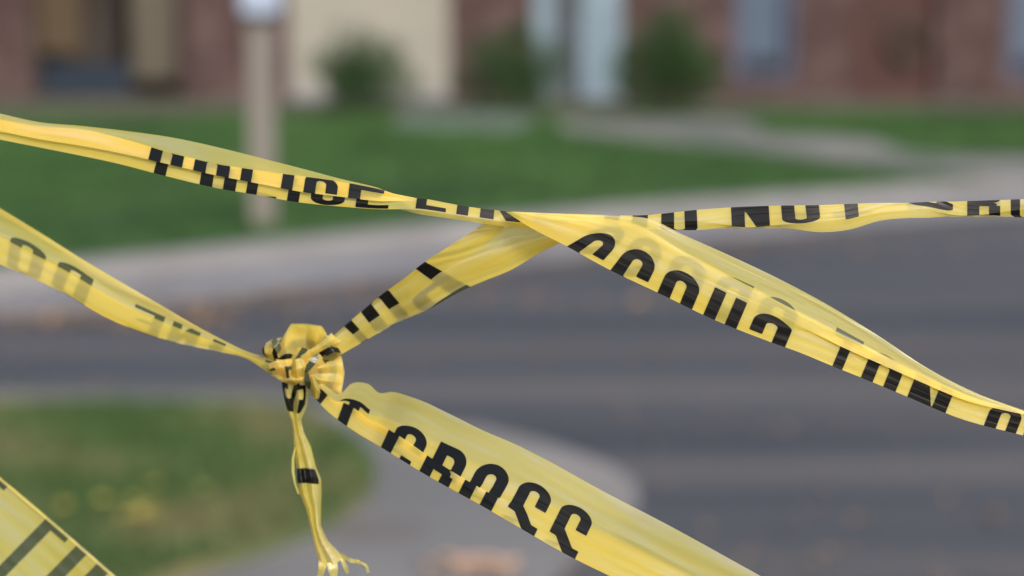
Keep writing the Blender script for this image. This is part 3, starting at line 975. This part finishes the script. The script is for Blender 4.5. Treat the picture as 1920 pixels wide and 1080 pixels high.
Est = [
    (575, 722, 585, 704, .982, PE(.6)),
    (592, 748, 612, 724, .980, PE(.75)),
    (618, 775, 640, 737, .976, PE(.60)),
    (634, 788, 658, 720, .975, PE(.44, .60)),
    (655, 803, 688, 719, .972, PE(.42, .60)),
    (680, 819, 713, 737, .969, PE(.40, .59)),
    (697, 829, 734, 735, .967, PE(.37, .57)),
    Es(725, 846, .50, 112, .96, PE(.34, .57)),
    Es(790, 886, .50, 122, .952, PE(.28, .57)),
    Es(850, 920, .50, 126, .945, PE(.24, .61)),
    Es(905, 950, .51, 132, .940, lerp(PE(.22, .63), PE2, .5)),
    Es(960, 982, .50, 136, .936, PE2),
    Es(1065, 1042, .49, 138, .932, PE2),
    Es(1200, 1108, .50, 134, .926, PE2),
    Es(1350, 1184, .50, 128, .920, PE2)]
ukE = [(585, L_(14) - 14), (622, L_(14) - 1), (668, L_(14) + 14), (723, L_(15)), (796, L_(16)), (868, L_(17)), (943, L_(18)), (1020, L_(19)), (1094, L_(19) + 21)]
strand('right_strand', Est, ukE, parent=LOW, ext1=1800, wr=.6)

# --- corner tape bottom left, unprinted face towards us
PG = [(0, .978, 1.4), (.10, .988, 1.2), (.183, 1, .2), (.33, .86, 0), (.65, .48, .6), (1, .10, -.5)]
Gst = [
    (-330, 1010, -110, 800, .862, PG),
    (-200, 1090, 0, 893, .860, PG),
    (-90, 1190, 110, 986, .857, PG),
    (20, 1290, 222, 1084, .855, PG),
    (130, 1400, 330, 1180, .852, PG)]
ukG = [(-59, L_(5) + 0), (28, Ue[5] + 2), (92, L_(6)), (146, L_(7)), (186, L_(8)), (245, Ue[8])]
corner = strand('police_tape', Gst, ukG, ukx='t', ext0=1500, ext1=1500, wr=.45)
tag(corner, 'wide flat piece of yellow tape cutting the bottom left corner, print seen from behind', 'tape', 'yellow police tapes')


def crumple(x, y, seed):
    """sharp-crested little folds (mm)"""
    r = np.random.default_rng(int(seed * 10) % 9973)
    z = np.zeros_like(x)
    for _ in range(7):
        a, f, p = r.uniform(0, 6.28), r.uniform(.05, .22), r.uniform(0, 6.28)
        t = (x * np.cos(a) + y * np.sin(a)) * f + p + .8 * np.sin((x * np.sin(a) - y * np.cos(a)) * f * .6 + p)
        z += (np.abs(((t / np.pi) % 2) - 1) - .5) * .09 / f * .5
    return z


# --- knot, built from crumpled folds of the same film
def fold(name, rows, u0, u1, v0, v1, parent, nu=60, nv=46, wr=.6, D0=.985, ur=None):
    R = np.array(rows, float)                     # (rows, cols, 3): x, y px, z mm towards the camera
    a = np.linspace(0, len(R) - 1, nu); b = np.linspace(0, R.shape[1] - 1, nv)
    Q = cr(np.arange(len(R), dtype=float), R, a)
    Q = np.moveaxis(cr(np.arange(R.shape[1], dtype=float), np.moveaxis(Q, 1, 0), b), 0, 1)
    U, V = np.meshgrid(np.linspace(u0, u1, nu), np.linspace(v0, v1, nv), indexing='ij')
    if ur: U = np.repeat(np.interp(a, np.arange(len(R)), ur)[:, None], nv, 1)
    Ql = lin(np.arange(len(R), dtype=float), R, a)
    Ql = np.moveaxis(lin(np.arange(R.shape[1], dtype=float), np.moveaxis(Ql, 1, 0), b), 0, 1)
    Q = Q * .2 + Ql * .8
    z = Q[..., 2] + wrinkle(U * 3 + u0 * 7, V * 75) * wr + crumple(Q[..., 0], Q[..., 1], u0 + v0 * 50) * wr * 2.2
    o = grid_mesh(name, P3(Q[..., 0], Q[..., 1], D0 - z / 1000), U, V, M['film'], parent)
    if name in ('knot_fold', 'knot_wrap'):        # the film lies double in the knot
        c = (Q - Q.mean((0, 1))) * .94 + Q.mean((0, 1))
        grid_mesh('inner_fold', P3(c[..., 0], c[..., 1], D0 - z / 1000 + .0022), U + 3, V * .3, M['film'], parent)
        grid_mesh('inner_fold', P3(c[..., 0] * .97 + Q[..., 0].mean() * .03, c[..., 1] * .97 + Q[..., 1].mean() * .03, D0 - z / 1000 + .0042), U + 5, V * .25, M['film'], parent)
    return o


# top lobe (a folded loop standing up): front sheet then back sheet
fold('knot_fold', [
    [(522, 650, 2), (533, 628, 6), (546, 607, 8), (575, 607, 7), (603, 611, 8), (613, 626, 3)],
    [(520, 668, 2), (534, 650, 6), (548, 636, 5), (574, 634, 2), (592, 640, 6), (606, 646, 1)],
    [(524, 684, 1), (540, 676, 4), (556, 664, 1), (574, 664, 0), (588, 668, 2), (596, 670, 0)]], 330, 352, .75, 1.0, LOOP)
fold('knot_fold', [
    [(520, 652, -5), (548, 609, -4), (602, 613, -5), (616, 632, -6)],
    [(526, 690, -4), (552, 668, -3), (588, 672, -4), (602, 676, -6)]], 30, 52, .05, .55, LOOP, wr=1)
# left ear, with black print
fold('knot_fold', [
    [(530, 632, -2), (522, 640, 2), (519, 655, 3), (526, 676, 1)],
    [(512, 636, -1), (508, 646, 5), (510, 662, 6), (516, 680, 3)],
    [(496, 644, -2), (492, 652, 3), (493, 662, 4), (500, 670, 1)],
    [(492, 650, -4), (491, 657, -3), (492, 664, -3), (498, 670, -4)]], 9.5, 30, .25, .72, LOOP, nu=50, nv=40)
# wraps across the middle
fold('knot_wrap', [
    [(503, 682, 4), (506, 694, 6), (514, 706, 3)],
    [(518, 676, 8), (524, 690, 10), (530, 712, 5)],
    [(534, 674, 9), (541, 690, 12), (543, 714, 7)],
    [(546, 672, 5), (553, 690, 6), (552, 713, 4)]], 106, 150, .0, .42, LOOP, wr=.8)
fold('knot_wrap', [
    [(545, 684, 7), (542, 698, 8), (546, 714, 5)],
    [(553, 674, 12), (556, 694, 14), (557, 716, 9)],
    [(566, 670, 12), (571, 688, 13), (567, 712, 8)],
    [(576, 676, 5), (580, 690, 6), (576, 706, 4)]], 330, 350, .84, 1.0, LOOP, wr=.9)
fold('knot_wrap', [
    [(520, 712, 2), (530, 716, 5), (545, 722, 3)],
    [(540, 706, 7), (548, 713, 9), (556, 722, 6)],
    [(560, 700, 8), (566, 710, 10), (570, 722, 7)],
    [(575, 694, 4), (581, 704, 5), (583, 716, 3)]], 340, 360, .86, 1.0, LOOP, wr=.8)
fold('knot_wrap', [
    [(560, 650, 5), (548, 668, 5), (538, 684, 4)],
    [(580, 655, 10), (572, 672, 12), (560, 690, 9)],
    [(600, 664, 9), (592, 682, 11), (576, 700, 9)],
    [(612, 680, 4), (600, 694, 5), (582, 712, 5)]], 62, 92, .35, .62, LOOP)
# right lobe, gathered towards the middle
fold('knot_fold', [
    [(578, 688, 5), (579, 692, 7), (580, 697, 4), (580, 703, 6), (579, 709, 4)],
    [(596, 680, 4), (602, 689, 8), (603, 701, 3), (600, 712, 7), (594, 720, 3)],
    [(622, 670, 1), (626, 684, 4), (627, 700, 2), (623, 716, 4), (614, 730, 1)],
    [(640, 668, -2), (643, 682, 0), (643, 700, 0), (642, 718, 0), (638, 737, -2)]], 360, 385, .8, 1.15, LOOP, wr=.8)
fold('knot_fold', [
    [(590, 668, -3), (586, 700, -2), (590, 722, -3)],
    [(620, 662, -3), (618, 700, -2), (612, 732, -3)],
    [(638, 664, -4), (646, 698, -5), (640, 740, -4)]], 365, 385, .85, 1.2, LOOP, wr=1)
# solid ink facets added to paint the gaps between the wraps dark
for rows in (
    [[(571, 704, 9), (579, 700, 10)], [(570, 716, 9), (582, 716, 11)], [(577, 730, 7), (585, 728, 8)]],
    [[(606, 658, 10), (612, 668, 10)], [(620, 650, 10), (628, 660, 10)], [(634, 652, 6), (640, 662, 6)]],
    [[(508, 640, 7), (517, 632, 6)], [(514, 652, 8), (524, 642, 7)], [(521, 664, 7), (528, 654, 6)]]):
    fold('knot_fold', rows, L_(3) + .6, L_(3) + 5.2, .7, .3, LOOP, nu=16, nv=12, wr=.4)
# small bright lobe over the start of the right strand
fold('knot_fold', [
    [(574, 704, 6), (580, 722, 8), (584, 744, 5)],
    [(586, 706, 10), (592, 726, 14), (592, 748, 8)],
    [(596, 716, 7), (600, 734, 9), (598, 748, 5)],
    [(596, 724, 2), (602, 738, 3), (598, 750, 2)]], 340, 352, .8, 1.0, LOOP)
# warm strip laid along the upper edge into the knot
fold('knot_wrap', [
    [(563, 668, 12), (566, 672, 14), (571, 678, 12)],
    [(584, 654, 14), (588, 658, 16), (593, 664, 13)],
    [(604, 640, 12), (608, 646, 14), (614, 652, 11)],
    [(622, 624, 8), (628, 632, 9), (640, 640, 6)]], 330, 350, .86, 1.0, LOOP)
# skirt of film below the knot, leading into the hanging tail
fold('hanging_tail', [
    [(528, 704, 3), (536, 712, 6), (548, 716, 4), (560, 712, 7), (570, 706, 4), (582, 700, 2)],
    [(529, 724, 1), (538, 730, 6), (548, 732, 2), (560, 732, 7), (570, 730, 3), (580, 736, 0)],
    [(533, 748, 0), (541, 752, 5), (550, 752, 0), (560, 754, 5), (570, 756, 2), (576, 760, -1)],
    [(537, 770, -1), (543, 773, 3), (550, 774, -1), (556, 776, 3), (562, 778, 1), (567, 782, -2)],
    [(547, 788, -2), (550, 789, 1), (553, 789, -1), (557, 789, 2), (561, 789, 0), (565, 789, -2)],
    [(550, 810, -2), (553, 811, 2), (557, 811, -1), (561, 811, 2), (565, 811, 0), (570, 811, -2)],
    [(551, 840, -2), (556, 838, 2), (562, 838, -1), (570, 838, 2), (576, 838, 0), (583, 838, -2)],
    [(556, 872, -2), (562, 871, 2), (570, 870, -1), (578, 871, 2), (585, 872, 0), (592, 874, -3)],
    [(557, 896, -2), (564, 896, 3), (573, 896, 0), (584, 897, 3), (594, 898, 1), (602, 899, -3)],
    [(562, 924, -2), (569, 925, 3), (577, 925, -1), (586, 926, 3), (595, 926, 1), (603, 926, -3)],
    [(574, 954, -2), (579, 953, 2), (585, 952, -1), (591, 951, 2), (596, 950, 1), (602, 948, -3)],
    [(583, 990, -2), (586, 989, 2), (590, 988, -1), (594, 988, 2), (598, 987, 1), (602, 986, -3)],
    [(589, 1022, -2), (593, 1020, 2), (598, 1018, -1), (603, 1017, 2), (609, 1016, 1), (615, 1014, -3)],
    [(597, 1050, -2), (603, 1048, 2), (610, 1046, -1), (618, 1044, 2), (627, 1041, 1), (637, 1037, -3)],
    [(600, 1066, -2), (607, 1063, 2), (615, 1061, -1), (624, 1058, 2), (634, 1053, 1), (645, 1048, -3)]],
    300, 380, .18, .92, LOOP, nu=240, nv=60, wr=.9,
    ur=[L_(19), L_(19) + 6, L_(19) + 12, L_(19) + 16.8, L_(19) + 19, L_(19) + 26, PERIOD - 10, PERIOD - 1, PERIOD + 2.6, PERIOD - 5, PERIOD - 12, PERIOD - 20, PERIOD - 28, PERIOD - 36, PERIOD - 39])
# thin sliver standing off the tail
fold('loose_edge', [
    [(553, 838, 3), (554, 840, 3)],
    [(547, 860, 5), (552, 860, 4)],
    [(547, 884, 5), (552, 885, 4)],
    [(551, 905, 4), (555, 906, 3)],
    [(558, 926, 2), (562, 927, 2)]], 340, 362, .9, 1.0, LOOP, nv=8)
for rows in (
    [[(640, 1036, 0), (644, 1048, 0)], [(655, 1046, 2), (656, 1054, 1)], [(666, 1049, 1), (664, 1056, 0)], [(674, 1050, 0), (673, 1055, 0)]],
    [[(664, 1048, 1), (666, 1056, 0)], [(678, 1053, 2), (678, 1058, 1)], [(688, 1058, 0), (685, 1062, 0)], [(694, 1073, -2), (688, 1074, -2)]],
    [[(598, 1050, 0), (612, 1062, 0)], [(597, 1066, 2), (608, 1074, 1)], [(594, 1082, 0), (602, 1088, 0)], [(584, 1102, -2), (590, 1106, -2)]],
    [[(612, 1056, 0), (632, 1052, 0)], [(616, 1072, 2), (634, 1066, 1)], [(622, 1084, 0), (632, 1080, 0)], [(628, 1096, -2), (632, 1094, -2)]],
    [[(636, 1044, 0), (646, 1050, 0)], [(644, 1066, 1), (652, 1062, 1)], [(650, 1076, 0), (655, 1073, 0)]]):
    fold('frayed_end', rows, 340, 352, .85, 1.0, LOOP, nu=24, nv=8, wr=.8)
